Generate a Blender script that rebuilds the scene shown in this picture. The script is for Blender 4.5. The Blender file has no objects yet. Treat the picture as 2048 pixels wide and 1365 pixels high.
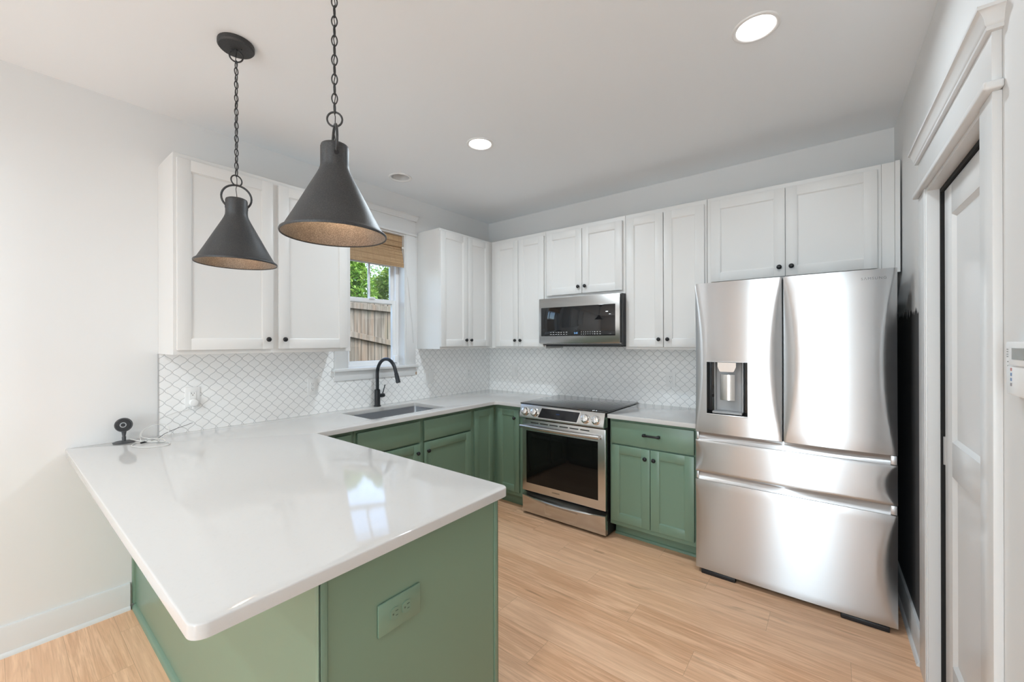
import bpy, bmesh, math, random
from mathutils import Vector, Matrix
PI = math.pi
S = bpy.context.scene
COL = S.collection
random.seed(7)

# ------------------------------------------------------------------ camera
cam_d = bpy.data.cameras.new('camera')
cam = bpy.data.objects.new('camera', cam_d); COL.objects.link(cam)
cam_d.sensor_width = 36.0
cam_d.lens = 819.5 / 2048 * 36.0
cam_d.shift_y = 0.0005
cam_d.clip_start = 0.02
yaw, roll = 0.6661, -0.003
cam.matrix_world = (Matrix.Translation((3.0097, -3.4162, 1.4417)) @ Matrix.Rotation(yaw, 4, 'Z')
                    @ Matrix.Rotation(PI/2, 4, 'X') @ Matrix.Rotation(roll, 4, 'Z'))
S.camera = cam

# ------------------------------------------------------------------ world, sun, daylight, exposure
W = bpy.data.worlds.new('sky'); S.world = W; W.use_nodes = True
wn = W.node_tree
sky = wn.nodes.new('ShaderNodeTexSky'); sky.sky_type = 'NISHITA'
sky.sun_disc = False; sky.sun_elevation = math.radians(48); sky.sun_rotation = math.radians(60)
sky.air_density = 1.0; sky.dust_density = 2.5; sky.ozone_density = 1.0
wn.links.new(sky.outputs[0], wn.nodes['Background'].inputs[0])
wn.nodes['Background'].inputs[1].default_value = 0.95

def light(name, kind, loc, energy, color=(1, 1, 1), rot=(0, 0, 0), **kw):
    d = bpy.data.lights.new(name, kind); d.energy = energy; d.color = color
    for k, v in kw.items(): setattr(d, k, v)
    o = bpy.data.objects.new(name, d); COL.objects.link(o)
    o.location = loc; o.rotation_euler = rot
    return o
light('sun', 'SUN', (4, 2, 8), 2.2, (1.0, 0.98, 0.92), (math.radians(40), 0, math.radians(118)), angle=math.radians(1.5))
# daylight through the glazed wall at the far end of the room (behind the camera)
light('daylight_front', 'AREA', (2.66, -7.62, 1.30), 95, (0.74, 0.90, 1.0), (PI/2 + .22, 0, 0), shape='RECTANGLE', size=1.1, size_y=2.3)
S.view_settings.view_transform = 'Standard'
S.view_settings.look = 'None'
S.view_settings.exposure = 0.04
S.view_settings.gamma = 1.0
S.view_settings.use_curve_mapping = False
S.cycles.use_denoising = True
S.cycles.max_bounces = 14
S.cycles.diffuse_bounces = 8
S.cycles.glossy_bounces = 6
S.cycles.transparent_max_bounces = 12
S.cycles.sample_clamp_indirect = 6.0
S.cycles.caustics_reflective = False
S.cycles.caustics_refractive = False

# ------------------------------------------------------------------ node helpers
class X:
    """a scalar socket with arithmetic"""
    def __init__(s, nt, sock): s.nt, s.k = nt, sock
    def m(s, op, *a, clamp=False):
        n = s.nt.nodes.new('ShaderNodeMath'); n.operation = op; n.use_clamp = clamp
        for i, v in enumerate((s,) + a):
            if isinstance(v, X): s.nt.links.new(v.k, n.inputs[i])
            else: n.inputs[i].default_value = v
        return X(s.nt, n.outputs[0])
    def __add__(s, o): return s.m('ADD', o)
    __radd__ = __add__
    def __sub__(s, o): return s.m('SUBTRACT', o)
    def __rsub__(s, o): return (s * -1.0) + o
    def __mul__(s, o): return s.m('MULTIPLY', o)
    __rmul__ = __mul__
    def __truediv__(s, o): return s.m('DIVIDE', o)
    def floor(s): return s.m('FLOOR')
    def abs(s): return s.m('ABSOLUTE')
    def cos(s): return s.m('COSINE')
    def sin(s): return s.m('SINE')
    def lt(s, o): return s.m('LESS_THAN', o)
    def gt(s, o): return s.m('GREATER_THAN', o)
    def wrap(s, lo, hi): return s.m('WRAP', hi, lo)
    def minimum(s, o): return s.m('MINIMUM', o)
    def maximum(s, o): return s.m('MAXIMUM', o)
    def ramp(s, a, b, c=0.0, d=1.0, smooth=True):
        n = s.nt.nodes.new('ShaderNodeMapRange'); n.clamp = True
        if smooth: n.interpolation_type = 'SMOOTHSTEP'
        s.nt.links.new(s.k, n.inputs[0])
        for i, v in zip((1, 2, 3, 4), (a, b, c, d)): n.inputs[i].default_value = v
        return X(s.nt, n.outputs[0])

class Mat:
    def __init__(s, name, color=(.8, .8, .8), rough=.5, metal=0.0, spec=.5, **kw):
        s.m = bpy.data.materials.new(name); s.m.use_nodes = True
        s.nt = s.m.node_tree; s.b = s.nt.nodes['Principled BSDF']
        s.put('Base Color', color); s.put('Roughness', rough); s.put('Metallic', metal); s.put('Specular IOR Level', spec)
        for k, v in kw.items(): s.put(k.replace('_', ' '), v)
    def put(s, name, v):
        i = s.b.inputs[name]
        if isinstance(v, X): s.nt.links.new(v.k, i)
        elif hasattr(v, 'is_output'): s.nt.links.new(v, i)
        elif isinstance(v, tuple) and len(v) == 3 and len(i.default_value) == 4: i.default_value = v + (1,)
        else: i.default_value = v
    def pos(s, kind='world'):
        if kind == 'world': o = s.nt.nodes.new('ShaderNodeNewGeometry').outputs['Position']
        else: o = s.nt.nodes.new('ShaderNodeTexCoord').outputs['Object']
        n = s.nt.nodes.new('ShaderNodeSeparateXYZ'); s.nt.links.new(o, n.inputs[0])
        return [X(s.nt, n.outputs[i]) for i in range(3)]
    def vec(s, x, y=0.0, z=0.0):
        n = s.nt.nodes.new('ShaderNodeCombineXYZ')
        for i, v in enumerate((x, y, z)):
            if isinstance(v, X): s.nt.links.new(v.k, n.inputs[i])
            else: n.inputs[i].default_value = v
        return n.outputs[0]
    def noise(s, vec, scale=5, detail=4, rough=.55, dist=0.0):
        n = s.nt.nodes.new('ShaderNodeTexNoise')
        s.nt.links.new(vec, n.inputs['Vector'])
        n.inputs['Scale'].default_value = scale; n.inputs['Detail'].default_value = detail
        n.inputs['Roughness'].default_value = rough; n.inputs['Distortion'].default_value = dist
        return X(s.nt, n.outputs[0])
    def white(s, vec):
        n = s.nt.nodes.new('ShaderNodeTexWhiteNoise'); s.nt.links.new(vec, n.inputs['Vector'])
        return X(s.nt, n.outputs['Value'])
    def mix(s, f, a, b, mode='MIX'):
        n = s.nt.nodes.new('ShaderNodeMix'); n.data_type = 'RGBA'; n.blend_type = mode
        for i, v in ((0, f), (6, a), (7, b)):
            if isinstance(v, X): s.nt.links.new(v.k, n.inputs[i])
            elif hasattr(v, 'is_output'): s.nt.links.new(v, n.inputs[i])
            elif isinstance(v, tuple): n.inputs[i].default_value = v + (1,)
            else: n.inputs[i].default_value = v
        return n.outputs[2]
    def bump(s, h, strength=.2, dist=.002):
        n = s.nt.nodes.new('ShaderNodeBump'); n.inputs['Strength'].default_value = strength; n.inputs['Distance'].default_value = dist
        s.nt.links.new(h.k, n.inputs['Height']); s.nt.links.new(n.outputs[0], s.b.inputs['Normal'])
    def aniso(s, a, rot):
        t = s.nt.nodes.new('ShaderNodeTangent'); t.direction_type = 'RADIAL'; t.axis = 'Z'
        s.put('Anisotropic', a); s.put('Anisotropic Rotation', rot); s.nt.links.new(t.outputs[0], s.b.inputs['Tangent'])

def paint(name, c, rough, bump=.05, scale=260, spec=.5):
    m = Mat(name, c, rough, spec=spec)
    x, y, z = m.pos()
    m.bump(m.noise(m.vec(x, y, z), scale, 2), bump, .001)
    return m.m

M = {}
M['ceiling'] = paint('ceiling_paint', (.87, .90, .925), .9, .12, 180, .2)
M['trim'] = paint('white_trim_enamel', (.72, .722, .722), .32, .02)
M['cab_white'] = paint('white_cabinet_enamel', (.72, .712, .70), .38, .015)
M['green'] = paint('sage_green_enamel', (.168, .262, .19), .33, .015)
M['outside'] = paint('outer_wall', (.6, .6, .58), .9)
M['dark'] = Mat('dark_void', (.012, .012, .012), .8).m

# wall paint; the strip behind the refrigerator still wears an old charcoal coat with a brushed edge
def wall_mat(name, old=False):
    m = Mat(name, (.755, .755, .752), .6, spec=.35)
    x, y, z = m.pos()
    m.bump(m.noise(m.vec(x, y, z), 200, 2), .06, .001)
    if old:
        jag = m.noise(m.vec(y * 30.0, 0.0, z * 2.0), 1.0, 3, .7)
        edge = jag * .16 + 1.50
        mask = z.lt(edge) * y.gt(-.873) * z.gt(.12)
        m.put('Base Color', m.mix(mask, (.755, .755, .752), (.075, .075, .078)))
    return m.m
M['wall'] = wall_mat('wall_paint')
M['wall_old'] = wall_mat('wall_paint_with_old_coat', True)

def quartz():
    m = Mat('white_quartz', (.80, .785, .765), .07, spec=.55)
    x, y, z = m.pos(); v = m.vec(x, y, z)
    n = m.noise(v, 90, 3).ramp(.55, .75); c = m.noise(v, 3, 5, .6).ramp(.4, .7)
    a = m.mix(n * .35, (.585, .572, .558), (.54, .527, .513))
    m.put('Base Color', m.mix(c * .3, a, (.595, .572, .558)))
    return m.m
M['quartz'] = quartz()

def floor_mat():
    m = Mat('oak_plank_floor', (.6, .35, .2), .38, spec=.4)
    x, y, z = m.pos()
    rf = (y + 1.04) / -.18; row = rf.floor(); fy = rf - row
    lf = (x - 1.52 - row * .325 - .325) / 1.22; li = lf.floor(); fx = lf - li
    rid = m.white(m.vec(row, li, 3.0)); rid2 = m.white(m.vec(li, row, 9.0))
    px = x + rid * 37.0; py = y * 1.0 + rid2 * 11.0
    grain = m.noise(m.vec(px * 1.6, py * 26.0, 0.0), 1.0, 6, .6, 1.1)
    fine = m.noise(m.vec(px * 5.0, py * 170.0, 2.0), 1.0, 3, .6)
    cath = m.noise(m.vec(px * .9, py * 6.0, 5.0), 1.0, 3, .5, 2.2)
    a = m.mix(grain.ramp(.33, .66), (.95, .605, .385), (.70, .385, .22))
    a = m.mix(cath.ramp(.50, .62) * .55, a, (.75, .42, .235))
    a = m.mix(fine.ramp(.48, .66) * .55, a, (.57, .30, .165))
    knot = m.noise(m.vec(px * 2.3, py * 14.0, 8.0), 1.0, 2, .5, 1.0)
    a = m.mix(knot.ramp(.64, .74) * .6, a, (.38, .195, .10))
    a = m.mix(rid * .38, a, (.95, .65, .44))
    d = (fy.minimum(1.0 - fy) * .18).minimum(fx.minimum(1.0 - fx) * 1.22)
    seam = d.ramp(.0002, .0012) * .55 + .45
    a = m.mix(seam, (.30, .16, .085), a)
    m.put('Base Color', a); m.put('Roughness', fine * .12 + .34)
    m.bump(seam * .6 + fine * .10, .25, .0012)
    return m.m
M['floor'] = floor_mat()

def tile_mat(name, axis):
    m = Mat(name, (.8, .8, .8), .14, spec=.5)
    x, y, z = m.pos()
    h = x if axis == 'x' else y
    Wd, H, A = .071, .069, .462
    zz = (z - 1.372) / H
    u = (h + (.018 if axis == 'x' else .0)) / (Wd / 2)
    c = ((zz * (2 * PI)).cos() + (zz * (6 * PI)).cos() * -.02) * A
    ge = (u - .5 - c).wrap(-1.0, 1.0).abs(); go = (u - 1.5 + c).wrap(-1.0, 1.0).abs()
    sl = ((zz * (2 * PI)).sin() + (zz * (6 * PI)).sin() * -.06) * (A * Wd / 2 * 2 * PI / H)
    dist = ge.minimum(go) * (Wd / 2) / ((sl * sl + 1.0).m('SQRT'))
    grout = dist.ramp(.0008, .0021)
    ue = u.wrap(-1.0, 1.0); even = ue.abs().lt(c + .5)
    ide = m.vec((u / 2 + .5).floor(), (zz + .5).floor(), 1.0); ido = m.vec((u / 2).floor(), zz.floor(), 5.0)
    we, wo = m.white(ide), m.white(ido)
    r = we * even + wo * (1.0 - even)
    a = m.mix(r * .6, (.93, .93, .925), (.88, .88, .88))
    a = m.mix(grout, (.52, .525, .53), a)
    if axis == 'y':   # bare spot beside the window apron
        dd = ((y + 1.015) * 1.6).m('POWER', 2.0) + (z - 1.155).m('POWER', 2.0)
        nz = m.noise(m.vec(x, y, z), 60, 3)
        sp = (dd.m('SQRT') + nz * .016).ramp(.020, .024)
        a = m.mix(sp, (.42, .28, .18), a)
    m.put('Base Color', a)
    m.put('Roughness', grout * -.62 + .75)
    pil = dist.ramp(.0008, .006); wob = m.noise(m.vec(x, y, z), 28, 2)
    m.bump(pil * .8 + wob * .5 + r * .0, .30, .0022)
    return m.m
M['tile_back'] = tile_mat('arabesque_tile_back', 'x')
M['tile_left'] = tile_mat('arabesque_tile_left', 'y')

def steel(name, c=(.66, .655, .645), rough=.24, an=.55, rot=.25, brush=(.6, 90.0)):
    m = Mat(name, c, rough, 1.0)
    x, y, z = m.pos('obj')
    n = m.noise(m.vec(x * brush[0], y * brush[0], z * brush[1]), 6.0, 2)
    m.put('Roughness', n * .04 + (rough - .02))
    m.aniso(an, rot)
    return m.m
M['steel'] = steel('brushed_steel')
M['steel_fridge'] = steel('brushed_steel_fridge', (.62, .63, .645), .29, .97)
M['steel_sink'] = steel('sink_steel', (.56, .57, .59), .34, .3)
M['chrome'] = Mat('chrome', (.80, .79, .78), .10, 1.0).m
M['silver'] = Mat('silver_plastic', (.62, .62, .63), .3, .6).m
M['grey_plastic'] = Mat('grey_plastic', (.36, .365, .375), .32).m
M['black_plastic'] = Mat('black_plastic', (.018, .018, .02), .42, spec=.35).m
M['dark_case'] = Mat('dark_appliance_case', (.055, .056, .06), .42).m
M['black_metal'] = Mat('matte_black_metal', (.016, .016, .018), .38, .3).m
M['faucet'] = Mat('faucet_black', (.024, .027, .032), .34, .4).m
M['white_plastic'] = Mat('white_plastic', (.83, .83, .825), .32).m
M['cable_white'] = Mat('white_cable', (.64, .63, .61), .45).m
M['baffle_grey'] = Mat('baffle_grey', (.66, .66, .66), .5).m
M['slot'] = Mat('outlet_slot', (.02, .02, .02), .6).m
M['green_slot'] = Mat('painted_slot', (.06, .10, .07), .5).m
M['logo'] = Mat('logo_grey', (.20, .20, .205), .4, .5).m
M['logo_bronze'] = Mat('logo_bronze', (.22, .15, .09), .4, .4).m
M['lcd'] = Mat('lcd_grey', (.20, .21, .19), .25).m
M['legend_white'] = Mat('legend_white', (.55, .55, .55), .5).m
M['vinyl'] = Mat('white_vinyl', (.90, .905, .91), .3).m
M['soil'] = paint('ground', (.20, .19, .12), .95)

def glass_black(name, c=(.008, .008, .009), rough=.03, spec=.6):
    return Mat(name, c, rough, spec=spec).m
M['black_glass'] = glass_black('black_glass')
M['oven_glass'] = glass_black('oven_glass', (.006, .006, .006), .05, .28)
M['cooktop'] = Mat('cooktop_glass', (.014, .014, .016), .05, IOR=2.0).m
M['display'] = glass_black('display_glass', (.006, .006, .008), .08, .5)

def emit(name, c, st):
    m = bpy.data.materials.new(name); m.use_nodes = True; nt = m.node_tree
    b = nt.nodes['Principled BSDF']; b.inputs['Base Color'].default_value = (.02, .02, .02, 1) if st < 2 else (.9, .9, .9, 1)
    b.inputs['Emission Color'].default_value = c + (1,); b.inputs['Emission Strength'].default_value = st
    return m
M['led'] = emit('downlight_lens', (1.0, .985, .96), 9.0)
M['bulb'] = emit('bulb_glow', (1.0, .78, .52), 7.0)
M['clock'] = emit('clock_digits', (.25, .55, 1.0), 1.1)

def pane():
    m = bpy.data.materials.new('window_glass'); m.use_nodes = True; nt = m.node_tree
    nt.nodes.remove(nt.nodes['Principled BSDF']); out = nt.nodes['Material Output']
    t = nt.nodes.new('ShaderNodeBsdfTransparent'); t.inputs[0].default_value = (.97, .98, .97, 1)
    g = nt.nodes.new('ShaderNodeBsdfGlossy'); g.inputs['Roughness'].default_value = .01
    lw = nt.nodes.new('ShaderNodeLayerWeight'); f = (X(nt, lw.outputs['Facing']).m('POWER', 5.0) * .9 + .03).k
    mx = nt.nodes.new('ShaderNodeMixShader')
    nt.links.new(f, mx.inputs[0]); nt.links.new(t.outputs[0], mx.inputs[1]); nt.links.new(g.outputs[0], mx.inputs[2])
    nt.links.new(mx.outputs[0], out.inputs[0])
    return m
M['pane'] = pane()

def pendant_mat(name, a, b, rough, metal):
    m = Mat(name, a, rough, metal)
    x, y, z = m.pos('obj'); v = m.vec(x, y, z)
    n = m.noise(v, 330, 3, .7).ramp(.40, .68); n2 = m.noise(v, 14, 3).ramp(.35, .7)
    m.put('Base Color', m.mix(n * .7 + n2 * .15, a, b)); m.bump(m.noise(v, 420, 2), .25, .0006)
    return m.m
M['iron'] = pendant_mat('aged_iron', (.046, .047, .050), (.088, .086, .084), .50, .45)
M['iron_in'] = pendant_mat('bronze_speckled_lining', (.15, .125, .108), (.36, .31, .27), .42, .6)

def bamboo():
    m = Mat('woven_bamboo', (.4, .25, .13), .65)
    x, y, z = m.pos()
    s1 = m.noise(m.vec(y * 1.2, 0.0, z * 260.0), 1.0, 3, .6); s2 = m.noise(m.vec(y * 60.0, x * 20.0, z * 60.0), 1.0, 2)
    a = m.mix(s1.ramp(.35, .68), (.55, .37, .205), (.255, .145, .07))
    a = m.mix(s2.ramp(.55, .75) * .35, a, (.62, .45, .27))
    th = (y / .055); th = (th - th.floor() - .5).abs().lt(.035)
    a = m.mix(th * .5, a, (.30, .19, .10))
    m.put('Base Color', a); m.bump(s1, .5, .002)
    return m.m
M['bamboo'] = bamboo()

def weathered():
    m = Mat('weathered_wood', (.4, .35, .28), .85, spec=.2)
    x, y, z = m.pos()
    g = m.noise(m.vec(x * 30.0, y * 30.0, z * 1.5), 1.0, 5, .6, .6); b = m.noise(m.vec(x, y * 7.0, z * .7), 1.0, 3)
    st = m.noise(m.vec(x, y * 4.0, z * 2.0), 1.0, 4)
    a = m.mix(g.ramp(.3, .7), (.17, .16, .14), (.075, .069, .058))
    a = m.mix(b.ramp(.45, .65) * .5, a, (.155, .11, .075))
    a = m.mix(st.ramp(.55, .7) * .4, a, (.10, .11, .075))
    m.put('Base Color', a); m.bump(g, .4, .004)
    return m.m
M['fence'] = weathered()

def leaf(name, c1, c2):
    m = Mat(name, c1, .5, spec=.3)
    x, y, z = m.pos(); n = m.noise(m.vec(x, y, z), 9, 3)
    c = m.mix(n.ramp(.35, .65), c1, c2); m.put('Base Color', c)
    nt = m.nt; t = nt.nodes.new('ShaderNodeBsdfTranslucent'); nt.links.new(c, t.inputs[0])
    mx = nt.nodes.new('ShaderNodeMixShader'); mx.inputs[0].default_value = .4
    nt.links.new(m.b.outputs[0], mx.inputs[1]); nt.links.new(t.outputs[0], mx.inputs[2])
    nt.links.new(mx.outputs[0], nt.nodes['Material Output'].inputs[0])
    return m.m
M['leaf_a'] = leaf('leaf_green', (.10, .24, .03), (.21, .34, .06))
M['leaf_b'] = leaf('leaf_yellow_green', (.14, .27, .04), (.29, .37, .085))
M['bark'] = paint('bark', (.12, .09, .065), .9, .4, 40)

# ------------------------------------------------------------------ mesh helpers
def rot_x(a): return Matrix.Rotation(a, 4, 'X')
def rot_y(a): return Matrix.Rotation(a, 4, 'Y')
def rot_z(a): return Matrix.Rotation(a, 4, 'Z')
def T(x, y=None, z=None): return Matrix.Translation((x, y, z) if y is not None else x)

class B:
    """collects shapes and links them as ONE mesh object"""
    def __init__(s, mx=None): s.bm = bmesh.new(); s.mx = mx or Matrix()
    def v(s, p): return s.bm.verts.new(s.mx @ Vector(p))
    def face(s, vs):
        try: return s.bm.faces.new(vs)
        except ValueError: return None
    def box(s, x0, x1, y0, y1, z0, z1, bev=0.0, seg=2, mx=None):
        mm = s.mx @ (mx or Matrix())
        r = bmesh.ops.create_cube(s.bm, size=1.0)
        vs = r['verts']
        for q in vs:
            q.co = Vector(((x0 + x1) / 2 + q.co.x * (x1 - x0), (y0 + y1) / 2 + q.co.y * (y1 - y0), (z0 + z1) / 2 + q.co.z * (z1 - z0)))
        if bev > 0:
            es = list({e for q in vs for e in q.link_edges})
            r2 = bmesh.ops.bevel(s.bm, geom=es, offset=bev, segments=seg, affect='EDGES', profile=.5, clamp_overlap=True)
            vs = list({q for f in r2['faces'] for q in f.verts} | {q for q in vs if q.is_valid})
        for q in vs: q.co = mm @ q.co
        return s
    def prism(s, pts, axis, a, b):
        """closed polygon (2D) extruded along axis between a and b"""
        def P(p, t):
            return {'x': (t, p[0], p[1]), 'y': (p[0], t, p[1]), 'z': (p[0], p[1], t)}[axis]
        A = [s.v(P(p, a)) for p in pts]; Bv = [s.v(P(p, b)) for p in pts]
        n = len(pts)
        s.face(A[::-1]); s.face(Bv)
        for i in range(n): s.face([A[i], A[(i + 1) % n], Bv[(i + 1) % n], Bv[i]])
        return s
    def lathe(s, prof, seg=32, mx=None, close=False):
        mm = mx or Matrix()
        rings = []
        for r, z in prof:
            if r < 1e-6: rings.append([s.v(mm @ Vector((0, 0, z)))])
            else: rings.append([s.v(mm @ Vector((r * math.cos(2 * PI * i / seg), r * math.sin(2 * PI * i / seg), z))) for i in range(seg)])
        idx = list(range(len(rings) - 1))
        pairs = [(rings[i], rings[i + 1]) for i in idx]
        if close: pairs.append((rings[-1], rings[0]))
        for a, b in pairs:
            if len(a) == 1 and len(b) == 1: continue
            for i in range(seg):
                j = (i + 1) % seg
                if len(a) == 1: s.face([a[0], b[i], b[j]])
                elif len(b) == 1: s.face([a[i], b[0], a[j]])
                else: s.face([a[i], b[i], b[j], a[j]])
        return s
    def tube(s, pts, r, seg=10, closed=False, caps=True):
        P = [Vector(p) for p in pts]; n = len(P)
        rad = r if isinstance(r, (list, tuple)) else [r] * n
        rings = []; prev = None
        for i in range(n):
            if closed: t = P[(i + 1) % n] - P[i - 1]
            else: t = P[min(i + 1, n - 1)] - P[max(i - 1, 0)]
            t.normalize()
            if prev is None:
                up = Vector((0, 0, 1)) if abs(t.z) < .9 else Vector((1, 0, 0))
                a = t.cross(up).normalized()
            else:
                a = (prev - t * prev.dot(t)).normalized()
            prev = a; b = t.cross(a)
            rings.append([s.v(P[i] + (a * math.cos(2 * PI * k / seg) + b * math.sin(2 * PI * k / seg)) * rad[i]) for k in range(seg)])
        m = n if closed else n - 1
        for i in range(m):
            A, C = rings[i], rings[(i + 1) % n]
            off = 0
            if closed and i == n - 1:
                off = min(range(seg), key=lambda o: (A[0].co - C[o].co).length)
            for k in range(seg):
                s.face([A[k], A[(k + 1) % seg], C[(k + 1 + off) % seg], C[(k + off) % seg]])
        if not closed and caps: s.face(rings[0][::-1]); s.face(rings[-1])
        return s
    def slab(s, loops, z0, z1, r=0.0, steps=3):
        """polygon with holes (loops: outer CCW, holes CW) with eased upper edges"""
        prof = [(0, z0), (0, z1 - r)] if r > 0 else [(0, z0), (0, z1)]
        if r > 0:
            for k in range(1, steps + 1):
                a = PI / 2 * k / steps
                prof.append((r * (1 - math.cos(a)), z1 - r + r * math.sin(a)))
        top_e, bot_e = [], []
        for lp in loops:
            rings = []
            for off, z in prof:
                q = offset(lp, off); rings.append([s.v((p[0], p[1], z)) for p in q])
            n = len(lp)
            for i in range(len(rings) - 1):
                for k in range(n): s.face([rings[i][k], rings[i][(k + 1) % n], rings[i + 1][(k + 1) % n], rings[i + 1][k]])
            for ring, lst in ((rings[0], bot_e), (rings[-1], top_e)):
                for k in range(n):
                    a, b = ring[k], ring[(k + 1) % n]
                    lst.append(s.bm.edges.get((a, b)) or s.bm.edges.new((a, b)))
        bmesh.ops.triangle_fill(s.bm, edges=top_e, use_beauty=True, use_dissolve=False)
        bmesh.ops.triangle_fill(s.bm, edges=bot_e, use_beauty=True, use_dissolve=False)
        return s
    def build(s, name, mat, parent=None, ang=38, recalc=True, loc=None, rot=None):
        if recalc: bmesh.ops.recalc_face_normals(s.bm, faces=s.bm.faces[:])
        me = bpy.data.meshes.new(name); s.bm.to_mesh(me); s.bm.free()
        return link(name, me, mat, parent, ang, loc, rot)

def link(name, me, mat, parent=None, ang=38, loc=None, rot=None):
    for m in (mat if isinstance(mat, (list, tuple)) else [mat]):
        me.materials.append(M[m] if isinstance(m, str) else m)
    me.shade_smooth(); me.set_sharp_from_angle(angle=math.radians(ang))
    o = bpy.data.objects.new(name, me); COL.objects.link(o)
    if parent: o.parent = parent
    if loc: o.location = loc
    if rot: o.rotation_euler = rot
    return o

def offset(lp, d):
    if d == 0: return lp
    n = len(lp); out = []
    for i in range(n):
        p, a, b = Vector(lp[i]), Vector(lp[i - 1]), Vector(lp[(i + 1) % n])
        e1 = (p - a).normalized(); e2 = (b - p).normalized()
        n1 = Vector((-e1.y, e1.x)); n2 = Vector((-e2.y, e2.x))
        k = n1 + n2
        out.append(tuple(p + k * (d / max(1e-6, 1 + n1.dot(n2)))))
    return out

def rounded(pts, n=6):
    """pts: (x, y, radius) -> list of points with rounded corners"""
    out = []; m = len(pts)
    for i in range(m):
        x, y, r = pts[i]; p = Vector((x, y))
        if r <= 0: out.append((x, y)); continue
        a = Vector(pts[i - 1][:2]); b = Vector(pts[(i + 1) % m][:2])
        u = (a - p).normalized(); w = (b - p).normalized()
        A, C = p + u * r, p + w * r
        ctr = p + (u + w) * r if abs(u.dot(w)) < .05 else p
        for k in range(n + 1):
            t = k / n * PI / 2
            q = ctr - w * r * math.cos(t) - u * r * math.sin(t)
            out.append((q.x, q.y))
        # order runs from A to C
    return out

def circle(cx, cy, r, n=40, cw=False):
    L = [(cx + r * math.cos(2 * PI * i / n), cy + r * math.sin(2 * PI * i / n)) for i in range(n)]
    return L[::-1] if cw else L

def empty(name, loc, rz=0.0):
    o = bpy.data.objects.new(name, None); COL.objects.link(o)
    o.location = loc; o.rotation_euler = (0, 0, rz); o.empty_display_size = .05
    return o
def tag(o, label, cat, group=None, kind=None):
    o['label'] = label; o['category'] = cat
    if group: o['group'] = group
    if kind: o['kind'] = kind
    return o
def struct(o):
    o['kind'] = 'structure'; return o
def copy_tree(o, parent=None):
    c = o.copy(); COL.objects.link(c)
    if parent: c.parent = parent
    for ch in list(o.children): copy_tree(ch, c)
    return c
def text(name, body, size, mat, parent, loc, rot, ext=.0004, space=1.0, align='LEFT'):
    cu = bpy.data.curves.new(name, 'FONT'); cu.body = body; cu.size = size; cu.extrude = ext
    cu.space_character = space; cu.align_x = align; cu.align_y = 'CENTER'
    t = bpy.data.objects.new(name + '_tmp', cu); COL.objects.link(t)
    dg = bpy.context.evaluated_depsgraph_get()
    me = bpy.data.meshes.new_from_object(t.evaluated_get(dg))
    bpy.data.objects.remove(t); bpy.data.curves.remove(cu)
    me.materials.clear(); me.name = name
    return link(name, me, mat, parent, 30, loc, rot)

# right-hand wall frame: s along the wall from the back corner, d out into the room
RWX, RWS = 3.302, .02
MR = Matrix(((RWS, -1, 0, RWX), (-1, 0, 0, 0), (0, 0, 1, 0), (0, 0, 0, 1)))
CEIL = 2.745
YF = -7.5

# ------------------------------------------------------------------ room shell
fl = B(); fl.box(-.15, 3.75, YF - .15, .15, -.06, 0); struct(fl.build('floor', 'floor'))
LIGHTS = [(1.18, -1.422), (2.757, -1.447)]
SPK = (.312, -1.408)
FILL = [(1.0, -4.3), (2.5, -4.3), (1.0, -5.8), (2.5, -5.8)]  # invented recessed lights out of view, added to brighten the room
holes = [circle(x, y, .070, 40, True) for x, y in LIGHTS + [SPK] + FILL]
c = B(); c.slab([[(-.15, YF - .15), (3.75, YF - .15), (3.75, .15), (-.15, .15)]] + holes, CEIL, CEIL + .12)
struct(c.build('ceiling', 'ceiling'))
WY0, WY1, WZ0, WZ1 = -1.694, -1.133, 1.232, 2.395      # kitchen window opening
w = B()
w.box(-.15, 0, YF - .15, WY0, 0, CEIL); w.box(-.15, 0, WY1, .15, 0, CEIL)
w.box(-.15, 0, WY0, WY1, 0, WZ0); w.box(-.15, 0, WY0, WY1, WZ1, CEIL)
struct(w.build('wall_left', 'wall'))
w = B(); w.box(0, RWX + .02, 0, .15, 0, CEIL); struct(w.build('wall_back', 'wall'))
DS0, DS1, DZ = 1.045, 1.765, 2.064                          # pantry door opening
w = B(MR)
w.box(0, DS0, -.12, 0, 0, CEIL); w.box(DS1, -YF, -.12, 0, 0, CEIL); w.box(DS0, DS1, -.12, 0, DZ, CEIL)
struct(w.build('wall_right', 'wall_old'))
w = B()
w.box(0, 2.12, YF - .15, YF, 0, CEIL); w.box(3.20, 3.6, YF - .15, YF, 0, CEIL)
w.box(2.12, 3.20, YF - .15, YF, 2.45, CEIL); w.box(2.12, 3.20, YF - .15, YF, 0, .12)
struct(w.build('wall_front', 'wall'))
wf = B()
for a, b_ in ((2.12, 2.18), (2.635, 2.685), (3.14, 3.20)): wf.box(a, b_, YF - .10, YF - .03, .12, 2.45, .004)
for a, b_ in ((.12, .2), (2.38, 2.45)): wf.box(2.18, 3.14, YF - .095, YF - .035, a, b_, .004)
win2 = struct(wf.build('window_2', 'vinyl'))
g = B(); g.box(2.18, 3.14, YF - .07, YF - .064, .2, 2.38); g.build('glass', 'pane', win2)
# pantry behind the right-hand door, walls coloured black to stand for its darkness
w = B(MR)
w.box(DS0 - .1, DS1 + .1, -.9, -.86, 0, 2.3); w.box(DS0 - .12, DS0 - .08, -.9, -.12, 0, 2.3); w.box(DS1 + .08, DS1 + .12, -.9, -.12, 0, 2.3)
w.box(DS0 - .1, DS1 + .1, -.9, -.12, 2.26, 2.3)
struct(w.build('wall_pantry', 'dark'))

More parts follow.
